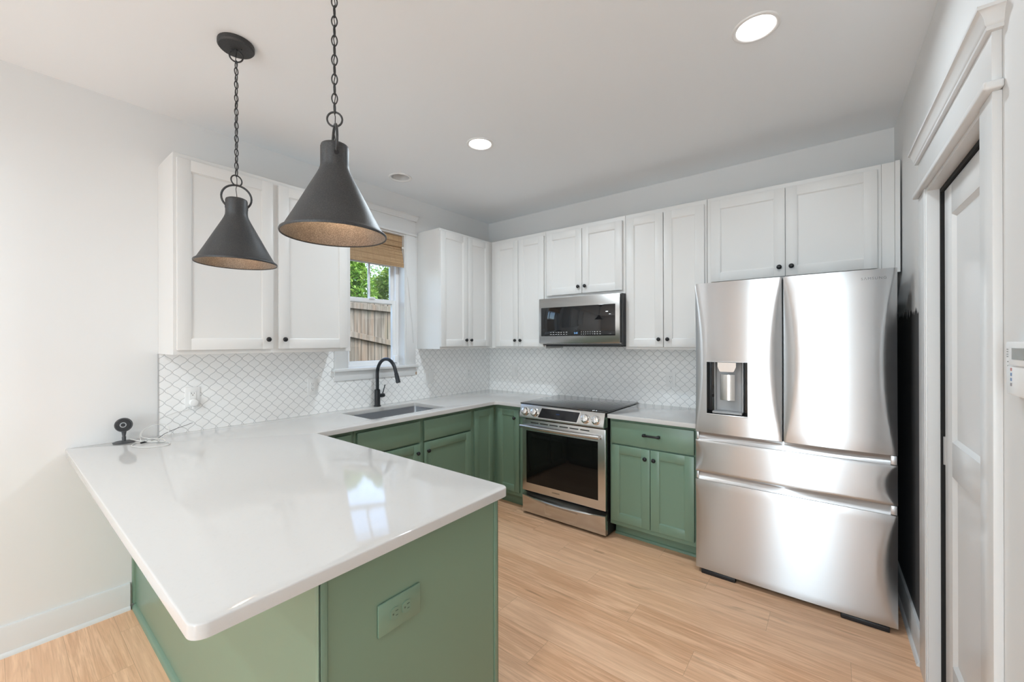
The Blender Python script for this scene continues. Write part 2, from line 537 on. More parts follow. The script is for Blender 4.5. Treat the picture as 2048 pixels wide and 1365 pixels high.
# baseboards
def baseboard(name, mx, a, b_):
    w = B(mx)
    w.prism([(0, 0), (.015, 0), (.015, .128), (.011, .138), (0, .14)], 'x', a, b_)
    w.prism([(.015, 0), (.027, 0), (.025, .010), (.018, .018), (.015, .019)], 'x', a, b_)
    return struct(w.build(name, 'trim'))
ML = Matrix(((0, 1, 0, 0), (-1, 0, 0, 0), (0, 0, 1, 0), (0, 0, 0, 1)))      # (s, d, z) on the left wall
baseboard('baseboard_left', ML, 2.952, -YF)
baseboard('baseboard_right', MR, .02, .888)
baseboard('baseboard_near', MR, 1.885, -YF)

# ------------------------------------------------------------------ pantry door, casing, header (right wall)
w = B(MR)
CS0, CS1 = .900, 1.868
w.box(CS0, DS0, 0, .018, 0, DZ, .002); w.box(DS1, CS1, 0, .018, 0, DZ, .002)             # legs
w.box(CS0 + .11, DS0, .018, .021, 0, DZ, .001)
w.box(DS0, DS0 + .012, -.022, .014, 0, DZ); w.box(DS1 - .012, DS1, -.05, .014, 0, DZ)     # jambs
w.box(DS0 + .012, DS1 - .012, -.119, .0138, DZ - .014, DZ + .004)
w.box(CS0 - .018, CS1 + .018, 0, .036, DZ, DZ + .022, .006, 3)                           # fillet
w.box(CS0, CS1, 0, .019, DZ + .022, 2.214, .002)                                         # frieze
def crown(w, s0, s1, base, prof):
    """cap moulding with mitred returns; prof = (projection, height) from bottom to top"""
    R_ = []
    for d, z in prof:
        e = max(0, d - base)
        R_.append([w.v(p) for p in ((s0 - e, 0, z), (s0 - e, d, z), (s1 + e, d, z), (s1 + e, 0, z))])
    for a, b_ in zip(R_, R_[1:]):
        for k in range(3): w.face([a[k], a[k + 1], b_[k + 1], b_[k]])
        w.face([a[3], a[0], b_[0], b_[3]])
    w.face(R_[0][::-1]); w.face(R_[-1])
CROWN = [(.021, 0), (.029, .001), (.030, .006), (.029, .011), (.032, .014), (.033, .018), (.035, .028), (.040, .040), (.046, .048), (.048, .049), (.048, .058)]
crown(w, CS0, CS1, .018, [(d, 2.213 + z) for d, z in CROWN])
struct(w.build('trim_1', 'trim'))
# door: recessed-panel slab hung inside the jamb
DY = -.030
def panel_door(bd, x0, x1, z0, z1, yb, yf, rails, stile, rec, bead):
    """slab with recessed panels; rails = list of (zlo, zhi) panel openings; front towards +d"""
    bd.box(x0, x1, yb, yf - rec, z0, z1)
    bd.box(x0, x0 + stile, yf - rec, yf, z0, z1, .0015); bd.box(x1 - stile, x1, yf - rec, yf, z0, z1, .0015)
    zs = [z0] + [q for r in rails for q in r] + [z1]
    for i in range(0, len(zs), 2): bd.box(x0 + stile, x1 - stile, yf - rec, yf, zs[i], zs[i + 1], .0015)
    for lo, hi in rails:
        for a, b_ in ((x0 + stile, 1), (x1 - stile, -1)):
            bd.prism([(a, yf - rec), (a + b_ * bead, yf - rec), (a, yf - .001)], 'z', lo, hi)
        for a, b_ in ((lo, 1), (hi, -1)):
            bd.prism([(yf - rec, a), (yf - rec, a + b_ * bead), (yf - .001, a)], 'x', x0 + stile, x1 - stile)
w = B(MR)
panel_door(w, DS0 + .045, DS1 - .016, .012, DZ - .034, DY - .035, DY, [(.22, .93), (1.06, 1.915)], .105, .012, .012)
door1 = struct(w.build('door_1', 'trim'))
h = B(MR); h.box(DS0 + .0005, DS0 + .022, -.118, -.0225, 0, DZ - .0145); h.box(DS0 + .022, DS1 - .013, -.118, -.0225, DZ - .030, DZ - .0145); h.build('gap_shade', 'dark', door1)  # black strips colour in the shade of the gap around the door
h = B(MR); h.tube([(DS0 + .043, DY - .002, .95), (DS0 + .043, DY - .002, 1.06)], .007, 10); h.build('hinge', 'silver', door1)
h = B(MR); h.lathe([(0, .018), (.007, .016), (.009, .01), (.009, 0)], 14, T(DS0 + .012, -.008, .03) @ rot_x(-PI/2)); h.build('bumper', 'silver', door1)

# ------------------------------------------------------------------ kitchen window, casing, blind
w = B(ML)
s0, s1 = 1.029, 1.797                        # casing outer edges (distance from the back corner)
a0, a1 = -WY1, -WY0
w.box(s0, a0, 0, .02, WZ0, 2.40, .002); w.box(a1, s1, 0, .02, WZ0, 2.40, .002)
w.box(s0 - .012, s1 + .012, 0, .034, 2.395, 2.415, .004)
w.box(s0, s1, 0, .021, 2.415, 2.54, .002)
crown(w, s0, s1, .018, [(d, 2.530 + z) for d, z in CROWN])
w.box(s0, s1, 0, .017, 1.140, 1.212, .002)                                   # apron
w.box(s0 - .018, s1 + .018, -.0, .042, 1.212, 1.236, .006, 3)                # stool
w.box(a0, a1, -.09, .0, 1.214, 1.236)
w.box(a0 - .0, a0 + .013, -.13, .012, WZ0, WZ1); w.box(a1 - .013, a1, -.13, .012, WZ0, WZ1); w.box(a0 + .013, a1 - .013, -.13, .012, WZ1 - .013, WZ1)
struct(w.build('trim_2', 'trim'))
w = B(ML)
f0, f1, fz0, fz1 = a0 + .013, a1 - .013, 1.236, WZ1 - .013
w.box(f0, f0 + .03, -.14, -.07, fz0, fz1, .002); w.box(f1 - .03, f1, -.14, -.07, fz0, fz1, .002)
w.box(f0 + .0295, f1 - .0295, -.139, -.071, fz1 - .03, fz1 - .0005, .002); w.box(f0 + .0005, f1 - .0005, -.138, -.065, fz0 - .004, fz0 + .018, .002)
win = struct(w.build('window_1', 'vinyl'))
def sash(z0, z1, d0, d1, muntins, st, rb, rt):
    w = B(ML); x0, x1 = f0 + .026, f1 - .026
    w.box(x0, x0 + st, d0, d1, z0, z1, .003); w.box(x1 - st, x1, d0, d1, z0, z1, .003)
    w.box(x0 + st, x1 - st, d0, d1, z0, z0 + rb, .003); w.box(x0 + st, x1 - st, d0, d1, z1 - rt, z1, .003)
    if muntins:
        xm = (x0 + x1) / 2; dm = (d0 + d1) / 2
        w.box(xm - .009, xm + .009, dm - .008, dm + .008, z0 + rb, z1 - rt, .002)
        w.box(x0 + st, x1 - st, dm - .0072, dm + .0072, 2.112, 2.130, .002)
    o = w.build('sash', 'vinyl', win)
    g = B(ML); g.box(x0 + st, x1 - st, (d0 + d1) / 2 - .002, (d0 + d1) / 2 + .002, z0 + rb, z1 - rt); g.build('glass', 'pane', o)
    return o
sash(1.775, fz1 - .01, -.135, -.110, True, .034, .034, .03)
lo = sash(fz0 + .012, 1.812, -.106, -.078, False, .036, .034, .036)
h = B(ML); h.box(1.39, 1.44, -.08, -.06, 1.806, 1.822, .003); h.build('latch', 'vinyl', lo)

# bamboo roman blind, inside the opening
bl = empty('roman_blind', (.0, -1.4135, 2.38))
tag(bl, 'woven bamboo roman blind half raised inside the white kitchen window', 'window blind')
def strip(pts, th, y0, y1):
    o = B(); n = len(pts)
    L = [Vector(p) for p in pts]; nr = []
    for i in range(n):
        t = (L[min(i + 1, n - 1)] - L[max(i - 1, 0)]).normalized(); nr.append(Vector((-t.y, t.x)))
    poly = [tuple(L[i]) for i in range(n)] + [tuple(L[i] + nr[i] * th) for i in range(n - 1, -1, -1)]
    o.prism(poly, 'y', y0, y1)
    return o
hy = (a1 - a0) / 2 - .0137
strip([(-.022, .0), (-.022, -.085), (-.018, -.10)], .004, -hy, hy).build('valance', 'bamboo', bl)
for k in range(6):
    zt = -.092 - .004 * k; zb = -.178 - .0205 * k; bul = .004 + .0065 * k
    strip([(-.030, zt), (-.024 + bul * .6, zt * .6 + zb * .4), (-.018 + bul, zt * .12 + zb * .88), (-.020 + bul, zb), (-.027 + bul * .7, zb + .004)], .0035, -hy + .002 * k, hy - .002 * k).build('fold', 'bamboo', bl)
h = B(); h.box(-.05, -.024, -hy, hy, -.004, .0); h.build('headrail', 'bamboo', bl)
cd = B(); cd.tube([(-.016, -WY0 * 0 + hy - .004, -.12), (.026, hy + .03, -.4), (.030, hy + .075, -.8), (.028, hy + .087, -.95)], .0016, 6); cd.build('cord', 'cable_white', bl)
h = B(); h.box(-.012, .004, hy - .012, hy, -.115, -.095, .003); h.build('bracket', 'white_plastic', bl)

se = empty('window_sensor', (-.056, -1.190, 1.262))
tag(se, 'small white alarm sensor on the right side of the window frame', 'sensor')
h = B(); h.box(-.012, .012, -.018, .018, -.002, .058, .004); h.build('housing', 'white_plastic', se)

# ------------------------------------------------------------------ backyard beyond the window
gd = B(); gd.box(-14, -.16, -9, 12, -.25, -.2); gd = gd.build('lawn', 'soil'); tag(gd, 'ground of the back yard outside the kitchen window', 'ground'); gd['kind'] = 'structure'
fe = empty('privacy_fence', (-2.5, 0, -.2))
tag(fe, 'weathered grey wooden privacy fence seen through the lower sash', 'fence')
yy = -4.0; k = 0
bw = .108
while yy < 5.0:
    top = 2.27 + random.uniform(-.012, .012)
    b_ = B(); b_.prism([(yy, 0), (yy + bw, 0), (yy + bw, top - .03), (yy + bw - .02, top), (yy + .02, top), (yy, top - .03)], 'x', -.012, .008 + random.uniform(-.003, .003))
    b_.build('board', 'fence', fe); yy += bw + random.uniform(.003, .008)
for zc, tilt in ((2.165, -.03), (1.72, -.19), (.45, -.05)):
    b_ = B(); L = 3.4
    b_.box(.010, .055, -3.6, 4.4, -.042, .042, .003, 1, T(0, -.03, zc) @ rot_x(math.atan(tilt)) @ T(0, .0, 0)); b_.build('rail', 'fence', fe)
for y in (-2.2, .95 - .9 + .7, 3.4):
    b_ = B(); b_.box(-.10, -.012, y, y + .09, 0, 2.15, .004); b_.build('post', 'fence', fe)

def tree(loc, rx, ry, rz, zc, n, mat, label, seed):
    rnd = random.Random(seed)
    t = empty('leafy_tree', loc); tag(t, label, 'tree', 'trees behind the back yard fence')
    b = B(); b.tube([(0, 0, 0), (.05, .03, zc * .5), (0, 0, zc + rz * .4)], [.09, .07, .03], 8); b.build('trunk', 'bark', t)
    me = bmesh.new()
    clumps = [(Vector((rnd.uniform(-1, 1), rnd.uniform(-1, 1), rnd.uniform(-1, 1))), rnd.uniform(.25, .5)) for _ in range(60)]
    for i in range(n):
        cc, cr = rnd.choice(clumps)
        if cc.length > 1: cc = cc.normalized() * .92
        d = Vector((rnd.gauss(0, 1), rnd.gauss(0, 1), rnd.gauss(0, 1))).normalized() * cr * rnd.uniform(.75, 1.0)
        p = cc + d
        if p.length > 1: p = p.normalized() * rnd.uniform(.85, 1.0)
        p = Vector((p.x * rx, p.y * ry, zc + p.z * rz))
        if p.z < .3: continue
        L = rnd.uniform(.055, .105); Wd = L * .42
        mt = (T(p) @ rot_z(rnd.uniform(0, 6.28)) @ rot_x(rnd.uniform(-1.0, 1.0)) @ rot_y(rnd.uniform(-1.2, 1.2)))
        q = [me.verts.new(mt @ Vector(v)) for v in ((0, 0, 0), (Wd / 2, L * .4, .012), (0, L, -.01), (-Wd / 2, L * .4, .012))]
        me.faces.new(q)
    m2 = bpy.data.meshes.new('foliage'); me.to_mesh(m2); me.free()
    link('foliage', m2, mat, t)
    return t
tree((-4.3, .70, -.2), .8, .58, 1.3, 2.1, 15000, 'leaf_a', 'bright green leafy tree behind the fence, left in the window', 1)
tree((-4.4, 2.04, -.2), .85, .60, 1.3, 2.15, 15000, 'leaf_b', 'yellow-green leafy tree behind the fence, right in the window', 2)
tree((-6.8, 2.6, -.2), 1.1, 2.4, 1.75, 2.3, 20000, 'leaf_a', 'darker green tree farther back between the two window trees', 3)

# ------------------------------------------------------------------ cabinet doors, knobs
KN = [(0, .026), (.006, .0255), (.0115, .023), (.0145, .0185), (.0142, .0145), (.011, .0115), (.0058, .009), (.0052, .002), (.008, .0), (0, 0)]
knob_me = None
def knob(parent, x, y, z):
    global knob_me
    if knob_me is None:
        b = B(); b.lathe(KN, 20, rot_x(PI / 2)); o = b.build('knob', 'black_metal', parent); knob_me = o.data
    else:
        o = bpy.data.objects.new('knob', knob_me); COL.objects.link(o); o.parent = parent
    o.location = (x, y, z); return o
def front(parent, name, x0, x1, z0, z1, yb, mat, shaker=True, t=.020, st=.060, kn=None, rail=None):
    b = B()
    yf = yb - t
    if shaker:
        rec, bd = .0075, .006
        b.box(x0, x1, yf + rec, yb, z0, z1, .001, 1)
        b.box(x0, x0 + st, yf, yf + rec + .002, z0, z1, .0018); b.box(x1 - st, x1, yf, yf + rec + .002, z0, z1, .0018)
        b.box(x0 + st - .002, x1 - st + .002, yf, yf + rec + .002, z0, z0 + st, .0018); b.box(x0 + st - .002, x1 - st + .002, yf, yf + rec + .002, z1 - st, z1, .0018)
        for a, q in ((x0 + st - .001, 1), (x1 - st + .001, -1)):
            b.prism([(a, yf + rec + .001), (a + q * bd, yf + rec + .001), (a + q * bd, yf + rec - .002), (a, yf + .003)], 'z', z0 + st, z1 - st)
        for a, q in ((z0 + st - .001, 1), (z1 - st + .001, -1)):
            b.prism([(yf + rec + .001, a), (yf + rec + .001, a + q * bd), (yf + rec - .002, a + q * bd), (yf + .003, a)], 'x', x0 + st, x1 - st)
    else:
        b.box(x0, x1, yf, yb, z0, z1, .003)
    o = b.build(name, mat, parent)
    if kn: knob(o, kn[0], yf, kn[1])
    return o

UB, UT, UD = 1.377, 2.439, .302
def upper(loc, rz, w, z0, z1, doors, dz0, dz1, label, side=False):
    """doors: list of (x0, x1, knob side)"""
    c = empty('upper_cabinet', loc, rz); tag(c, label, 'cabinet', 'white upper cabinets')
    b = B(); b.box(0, w, -UD, -.001, z0, z1, .0012, 1); b.build('body', 'cab_white', c)
    for x0, x1, k in doors:
        kx = x1 - .030 if k == 'r' else x0 + .030
        front(c, 'door', x0, x1, dz0, dz1, -UD, 'cab_white', kn=(kx, dz0 + .058))
    return c
# left wall: local x runs along +y from the given corner
upper((0, -2.829, 0), PI/2, .996, UB, UT, [(.014, .478, 'r'), (.512, .964, 'l')], 1.401, 2.412,
      'wide white two-door upper cabinet left of the window, behind the pendants')
c = upper((0, -.993, 0), PI/2, .988, UB, UT, [(.000, .333, 'r'), (.338, .640, 'l')], 1.398, 2.416,
      'white two-door upper cabinet between the window and the corner')
# back wall
upper((.306, 0, 0), 0, .650, UB, UT, [(.060, .344, 'r'), (.348, .637, 'l')], 1.394, 2.400,
      'white two-door upper cabinet between the corner and the microwave')
upper((.958, 0, 0), 0, .752, 1.822, UT, [(.016, .372, 'r'), (.376, .731, 'l')], 1.850, 2.402,
      'short white two-door upper cabinet directly above the microwave')
upper((1.712, 0, 0), 0, .598, UB, UT, [(.014, .297, 'r'), (.302, .582, 'l')], 1.397, 2.404,
      'tall white two-door upper cabinet between microwave and refrigerator')
c = upper((2.312, 0, 0), 0, .910, 1.827, UT, [(.026, .456, 'r'), (.460, .892, 'l')], 1.850, 2.408,
      'wide white two-door upper cabinet above the steel refrigerator')
b = B(); b.box(.9105, .9655, -UD, -UD + .02, 1.822, UT, .001, 1); b.box(.9662, .988, -UD - .003, -UD + .02, 1.822, UT + .004, .001, 1); b.build('filler', 'cab_white', c)

# ------------------------------------------------------------------ base cabinets
BT = .884
GB = 'green base cabinets'
cb = empty('base_cabinet', (1.714, 0, 0)); tag(cb, 'green base cabinet with drawer and two doors between range and refrigerator', 'cabinet', GB)
b = B(); b.box(0, .598, -.60, -.002, .105, BT, .001, 1); b.build('body', 'green', cb)
b = B(); b.box(.0, .598, -.505, -.02, 0, .105); b.build('toe_kick', 'green', cb)
b = B(); b.prism([(-.505, 0), (-.519, 0), (-.517, .010), (-.511, .017), (-.505, .019)], 'x', 0, .598); b.build('shoe_molding', 'green', cb)
dr = front(cb, 'drawer', .016, .586, .702, .862, -.60, 'green', False)
h = B()
for x in (.262, .362): h.box(x - .009, x + .009, -.650, -.619, .781, .799, .003)
h.box(.262, .362, -.652, -.641, .783, .797, .004); h.build('handle', 'black_metal', dr)
front(cb, 'door', .016, .298, .140, .692, -.60, 'green', kn=(.268, .626))
front(cb, 'door', .302, .586, .140, .692, -.60, 'green', kn=(.328, .626))

cc = empty('base_cabinet', (0, 0, 0)); tag(cc, 'green corner base cabinet with folding door left of the range', 'cabinet', GB)
b = B(); b.prism([(0.002, -.002), (.002, -.905), (.60, -.905), (.60, -.60), (.930, -.60), (.930, -.002)], 'z', .105, BT); b.build('body', 'green', cc)
b = B(); b.prism([(0.01, -.01), (.01, -.905), (.53, -.905), (.53, -.53), (.930, -.53), (.930, -.01)], 'z', 0, .105); b.build('toe_kick', 'green', cc)
# left leaf faces +x (built in rotated frame)
lf = B(); 
o = front(cc, 'door', -.886, -.643, .140, .852, -.60, 'green', st=.055); o.rotation_euler = (0, 0, PI/2)
o = front(cc, 'door', .643, .884, .140, .852, -.60, 'green', st=.055, kn=(.842, .780))

cs = empty('base_cabinet', (0, -1.988, 0), PI/2); tag(cs, 'green sink base cabinet with two flat false drawer fronts', 'cabinet', GB)
b = B()
b.box(0, 1.082, -.60, -.575, .105, BT, .001, 1); b.box(0, .018, -.575, -.002, .105, BT); b.box(1.064, 1.082, -.575, -.002, .105, BT)
b.box(.018, 1.064, -.575, -.002, .105, .123); b.box(.018, 1.064, -.02, -.002, .123, BT)
b.build('body', 'green', cs)
b = B(); b.box(0, 1.082, -.53, -.02, 0, .105); b.build('toe_kick', 'green', cs)
for x0, x1, s in ((.017, .522, 1), (.560, 1.057, -1)):
    front(cs, 'drawer_front', x0, x1, .705, .857, -.60, 'green', False)
    front(cs, 'door', x0, x1, .140, .692, -.60, 'green', kn=((x1 - .030, .628) if s > 0 else (x0 + .03, .628)))

cl = empty('base_cabinet', (0, -2.290, 0), PI/2); tag(cl, 'narrow green base cabinet in the inner corner beside the peninsula', 'cabinet', GB)
b = B(); b.box(0, .300, -.60, -.002, .105, BT, .001, 1); b.build('body', 'green', cl)
b = B(); b.box(0, .300, -.53, -.02, 0, .105); b.build('toe_kick', 'green', cl)
front(cl, 'drawer', .055, .275, .705, .857, -.60, 'green', False)
front(cl, 'door', .055, .275, .140, .692, -.60, 'green', st=.05, kn=(.08, .63))

# peninsula
PX, PY0, PY1 = 2.040, -2.930, -2.277
cp = empty('peninsula_cabinet', (1.0, -2.6, 0)); tag(cp, 'green peninsula base with plain end panel under the white counter', 'cabinet', GB)
MP = T(-1.0, 2.6, 0)
b = B(MP); b.box(.004, PX - .02, PY0 + .02, PY1 - .021, .105, BT); b.build('body', 'green', cp)
b = B(MP); b.box(.62, PX - .02, PY0 + .06, PY1 - .09, 0, .105); b.build('toe_kick', 'green', cp)
b = B(MP); b.box(.004, PX, PY0, PY0 + .018, 0, BT, .001, 1); b.build('back_panel', 'green', cp)
b = B(MP); b.box(PX - .018, PX, PY0 + .0185, PY1, 0, BT, .001, 1); b.build('end_panel', 'green', cp)
b = B(MP)
b.box(PX, PX + .004, PY0 - .004, PY0 + .017, 0, BT, .0012); b.box(PX - .018, PX + .004, PY0 - .004, PY0, 0, BT, .0012)
b.build('corner_trim', 'green', cp)
b = B(MP)
b.box(PX, PX + .004, PY1 - .016, PY1 + .004, 0, BT, .0012); b.box(PX - .018, PX + .004, PY1, PY1 + .004, 0, BT, .0012)
b.build('corner_trim', 'green', cp)
b = B(MP); b.prism([(PY0, 0), (PY0 - .017, 0), (PY0 - .015, .012), (PY0 - .008, .020), (PY0, .023)], 'x', .016, PX - .018); b.build('shoe_molding', 'green', cp)
b = B(MP); b.prism([(.002, PY0), (.02, PY0), (.018, PY0 - .01), (.002, PY0 - .014)], 'z', 0.024, BT); b.build('scribe_molding', 'green', cp)
for x0, x1 in ((.72, 1.34), (1.38, 2.00)):
    o = front(cp, 'drawer', -x1, -x0, .705, .857, PY1 * 0, 'green', False); o.rotation_euler = (0, 0, PI); o.location = (-1.0, 2.6 + PY1 - .021, 0)
    o = front(cp, 'door', -x1, -x0, .140, .692, 0, 'green', kn=(-x0 - .03, .63)); o.rotation_euler = (0, 0, PI); o.location = (-1.0, 2.6 + PY1 - .021, 0)

# ------------------------------------------------------------------ countertops, sink
CT = .914
outer = rounded([(0, 0, 0), (0, -3.190, .012), (2.080, -3.190, .032), (2.080, -2.249, .032), (.648, -2.249, .012), (.648, -.648, .035), (.938, -.648, .003), (.938, 0, 0)])
def sgn(L): return sum(L[i - 1][0] * L[i][1] - L[i][0] * L[i - 1][1] for i in range(len(L)))
SX0, SX1, SY0, SY1 = .138, .535, -1.812, -1.136
hole = rounded([(SX0, SY0, .018), (SX0, SY1, .018), (SX1, SY1, .018), (SX1, SY0, .018)])
if sgn(outer) < 0: outer = outer[::-1]
if sgn(hole) > 0: hole = hole[::-1]
b = B(); b.slab([outer, hole], BT, CT, .004)
o = b.build('countertop', 'quartz', None, 50); tag(o, 'white quartz countertop running from peninsula past the sink to the range', 'countertop', 'white quartz countertops')
out2 = rounded([(1.711, 0, 0), (1.711, -.648, .003), (2.318, -.648, .003), (2.318, 0, 0)])
if sgn(out2) < 0: out2 = out2[::-1]
b = B(); b.slab([out2], BT, CT, .004)
o = b.build('countertop', 'quartz', None, 50); tag(o, 'short white quartz countertop between range and refrigerator', 'countertop', 'white quartz countertops')

sk = empty('kitchen_sink', ((SX0 + SX1) / 2, (SY0 + SY1) / 2, .70)); tag(sk, 'rectangular stainless undermount sink under the window', 'sink')
b = B(); hx, hyy = (SX1 - SX0) / 2 + .006, (SY1 - SY0) / 2 + .006
def ring(hx, hy, r): return rounded([(-hx, -hy, r), (hx, -hy, r), (hx, hy, r), (-hx, hy, r)], 6)
rs = [(hx + .012, hyy + .012, .03, .1838), (hx, hyy, .022, .1838), (hx - .001, hyy - .001, .022, .05), (hx - .012, hyy - .012, .03, .018), (hx - .045, hyy - .045, .03, .0095), (.045, .045, .0449, .006)]
rr = [[b.v((p[0], p[1], z)) for p in ring(a, c_, r)] for a, c_, r, z in rs]
for i in range(len(rr) - 1):
    n = len(rr[i])
    for k in range(n): b.face([rr[i][k], rr[i][(k + 1) % n], rr[i + 1][(k + 1) % n], rr[i + 1][k]])
b.build('bowl', 'steel_sink', sk, 50)
b = B(); b.lathe([(.056, .0085), (.054, .011), (.044, .011), (.038, .004), (.0, .002)], 28); b.build('drain', 'chrome', sk)

# faucet
fa = empty('faucet', (.062, -1.456, CT)); tag(fa, 'matte black gooseneck pull-down faucet behind the sink', 'faucet')
b = B(); b.lathe([(0, 0), (.029, 0), (.029, .005), (.0255, .008), (.0225, .012), (.0225, .132), (.020, .138), (.0135, .140), (0, .140)], 28); b.build('base', 'faucet', fa)
pts = [(0, 0, .136), (0, 0, .20), (0, 0, .265)]
cx, cz, R = .125, .265, .125
for k in range(1, 17):
    a = PI - (PI - math.radians(22)) * k / 16
    pts.append((cx + R * math.cos(a), 0, cz + R * math.sin(a)))
ex, ez = pts[-1][0], pts[-1][2]; dx, dz = math.sin(math.radians(22)), -math.cos(math.radians(22))
pts.append((ex + dx * .03, 0, ez + dz * .03))
b = B(); b.tube(pts, .0135, 18); b.build('spout', 'faucet', fa)
q = [(ex + dx * t, 0, ez + dz * t) for t in (.030, .033, .034, .036, .036, .105, .110)]
b = B(); b.tube(q, [.0135, .0135, .012, .012, .0155, .0175, .0165], 18); b.build('spray_head', 'faucet', fa)
b = B(); b.tube([(0, .018, .085), (0, .056, .085), (0, .064, .085), (0, .066, .085)], [.0165, .0165, .0150, .010], 18)
hd = b.build('handle', 'faucet', fa)
b = B(); b.tube([(0, .050, .098), (.004, .064, .150), (.005, .070, .172)], [.0045, .004, .0045], 10); b.build('lever', 'faucet', hd)

# ------------------------------------------------------------------ backsplash tile
b = B(ML)
tz0, tz1 = CT, 1.3765
b.box(.009, s0 - .020, .0006, .008, tz0, tz1); b.box(s1 + .020, 2.829, .0006, .008, tz0, tz1)
b.box(s0 - .020, s1 + .020, .0006, .008, tz0, 1.139)
b.box(s0 - .020, s0 - .001, .0006, .008, 1.139, 1.211); b.box(s1 + .001, s1 + .020, .0006, .008, 1.139, 1.211)
b.box(s0 - .020, s0 - .001, .0006, .008, 1.237, tz1); b.box(s1 + .001, s1 + .020, .0006, .008, 1.237, tz1)
tl = b.build('tile_backsplash', 'tile_left')
tag(tl, 'white arabesque tile backsplash around and under the window', 'backsplash', 'arabesque tile backsplashes')
b = B(ML); b.box(2.8292, 2.8335, .0006, .0095, tz0, tz1); b.build('edge_trim', 'silver', tl)
b = B(); b.box(.009, 2.34, -.008, -.0006, tz0, tz1); b.box(.957, 1.711, -.008, -.0006, tz1, 1.42)
tag(b.build('tile_backsplash', 'tile_back'), 'white arabesque tile backsplash behind the range', 'backsplash', 'arabesque tile backsplashes')

# ------------------------------------------------------------------ outlets and switches
def plate(loc, rz, label, w=.074, h=.120, kind='duplex', rx=0.0, mat='white_plastic', slot='slot', grp='wall outlets and switches', name='wall_outlet', cat='outlet'):
    e = empty(name, loc, rz); tag(e, label, cat, grp)
    e.rotation_euler = (0, rx, rz)
    b = B(); b.box(-w / 2, w / 2, -.006, 0, -h / 2, h / 2, .0025); b.build('cover_plate', mat, e)
    if kind in ('duplex', 'big'):
        for zc in (-.0195, .0195):
            b = B(); L = []
            for k in range(28):
                a = 2 * PI * k / 28; x = .0172 * math.cos(a); z = .0172 * math.sin(a)
                L.append((x, zc + max(-.0135, min(.0135, z))))
            b.prism(L, 'y', -.0085, -.005)
            o = b.build('receptacle', mat, e)
            b = B(); b.box(-.0075, -.0053, -.0089, -.006, zc + .001, zc + .010); b.box(.0053, .0073, -.0089, -.006, zc + .002, zc + .009)
            b.lathe([(0, .0), (.0026, 0), (.0026, -.003), (0, -.003)], 12, T(0, -.0089, zc - .006) @ rot_x(PI/2)); b.build('slots', slot, o)
    elif kind == 'decor':
        b = B(); b.box(-.0168, .0168, -.0085, -.004, -.0335, .0335, .001, 1); o = b.build('receptacle', mat, e)
        b = B()
        for zc in (-.0185, .0185):
            b.box(-.0075, -.0055, -.0089, -.006, zc, zc + .009); b.box(.0055, .0073, -.0089, -.006, zc + .001, zc + .008)
            b.lathe([(0, .0), (.0025, 0), (.0025, -.003), (0, -.003)], 12, T(0, -.0089, zc - .006) @ rot_x(PI/2))
        b.build('slots', slot, o)
    else:
        n = 2 if kind == 'switch2' else 1
        for i in range(n):
            x = (i - (n - 1) / 2) * .046
            b = B(); b.prism([(-.005, -.0335), (-.0075, -.0335), (-.011, .0335), (-.005, .0335)], 'x', x - .0165, x + .0165); b.build('rocker', mat, e)
    return e
XL = .0082
e1 = plate((XL, -2.675, 1.117), PI/2, 'white outlet with a charger plugged in, left end of the tile', kind='decor')
plate((XL, -1.963, 1.115), PI/2, 'white outlet left of the window apron', kind='decor')
plate((XL, -.872, 1.114), PI/2, 'wide white double switch plate right of the faucet', w=.120, kind='switch2', name='light_switch', cat='switch')
plate((XL, -.337, 1.119), PI/2, 'white outlet on the window wall near the corner', kind='decor')
plate((.364, -.0082, 1.134), 0, 'white switch plate on the range wall near the corner', kind='switch1', name='light_switch', cat='switch')
plate((1.968, -.0082, 1.129), 0, 'white outlet on the tile between range and refrigerator', kind='decor')
# green outlet on the peninsula end, laid on its side
eo = plate((PX + .0002, -2.703, .686), PI/2, 'green-painted outlet set sideways in the peninsula end panel', w=.088, h=.142, kind='big', mat='green', slot='green_slot')
eo.rotation_euler = Matrix(((0, -1, 0), (0, 0, -1), (1, 0, 0))).to_euler() if False else (rot_z(PI/2) @ rot_y(PI/2)).to_euler()

ad = empty('charger', (XL + .0088, -2.675, 1.098)); tag(ad, 'round white usb charger plugged into the leftmost outlet', 'charger')
b = B(); b.lathe([(0, 0), (.0200, 0), (.0225, .004), (.0225, .024), (.019, .030), (.012, .032), (0, .0325)], 28, T(.001, 0, -.012) @ rot_y(PI/2)); b.build('housing', 'white_plastic', ad)
b = B(); b.box(.010, .022, -.0075, .0075, -.052, -.032, .003); b.build('usb_plug', 'white_plastic', ad)

# ------------------------------------------------------------------ security camera and its cable
sc = empty('security_camera', (.060, -2.982, CT)); tag(sc, 'small round black security camera standing on the counter by the wall', 'camera')
sc.rotation_euler = (0, 0, math.atan2(-3.416 + 2.982, 3.01 - .06) - .20)
b = B(); b.lathe([(0, 0), (.044, 0), (.045, .003), (.040, .0065), (.012, .009), (0, .009)], 36); b.build('base', 'dark_case', sc)
b = B(); b.tube([(0, 0, .007), (0, 0, .03), (0, 0, .033), (-.001, 0, .05), (-.002, 0, .075)], [.0085, .0085, .0065, .009, .013], 16); b.build('stem', 'dark_case', sc)
b = B(); mm = T(.004, 0, .094) @ rot_y(PI/2 - .10)
b.lathe([(0, -.016), (.026, -.016), (.034, -.010), (.0365, 0), (.0365, .006), (.034, .009), (0, .009)], 36, mm); hd = b.build('head', 'dark_case', sc)
b = B(); b.lathe([(0, .0115), (.029, .0115), (.0315, .0095), (.0315, .006), (0, .006)], 36, mm); b.build('face', 'black_plastic', hd)
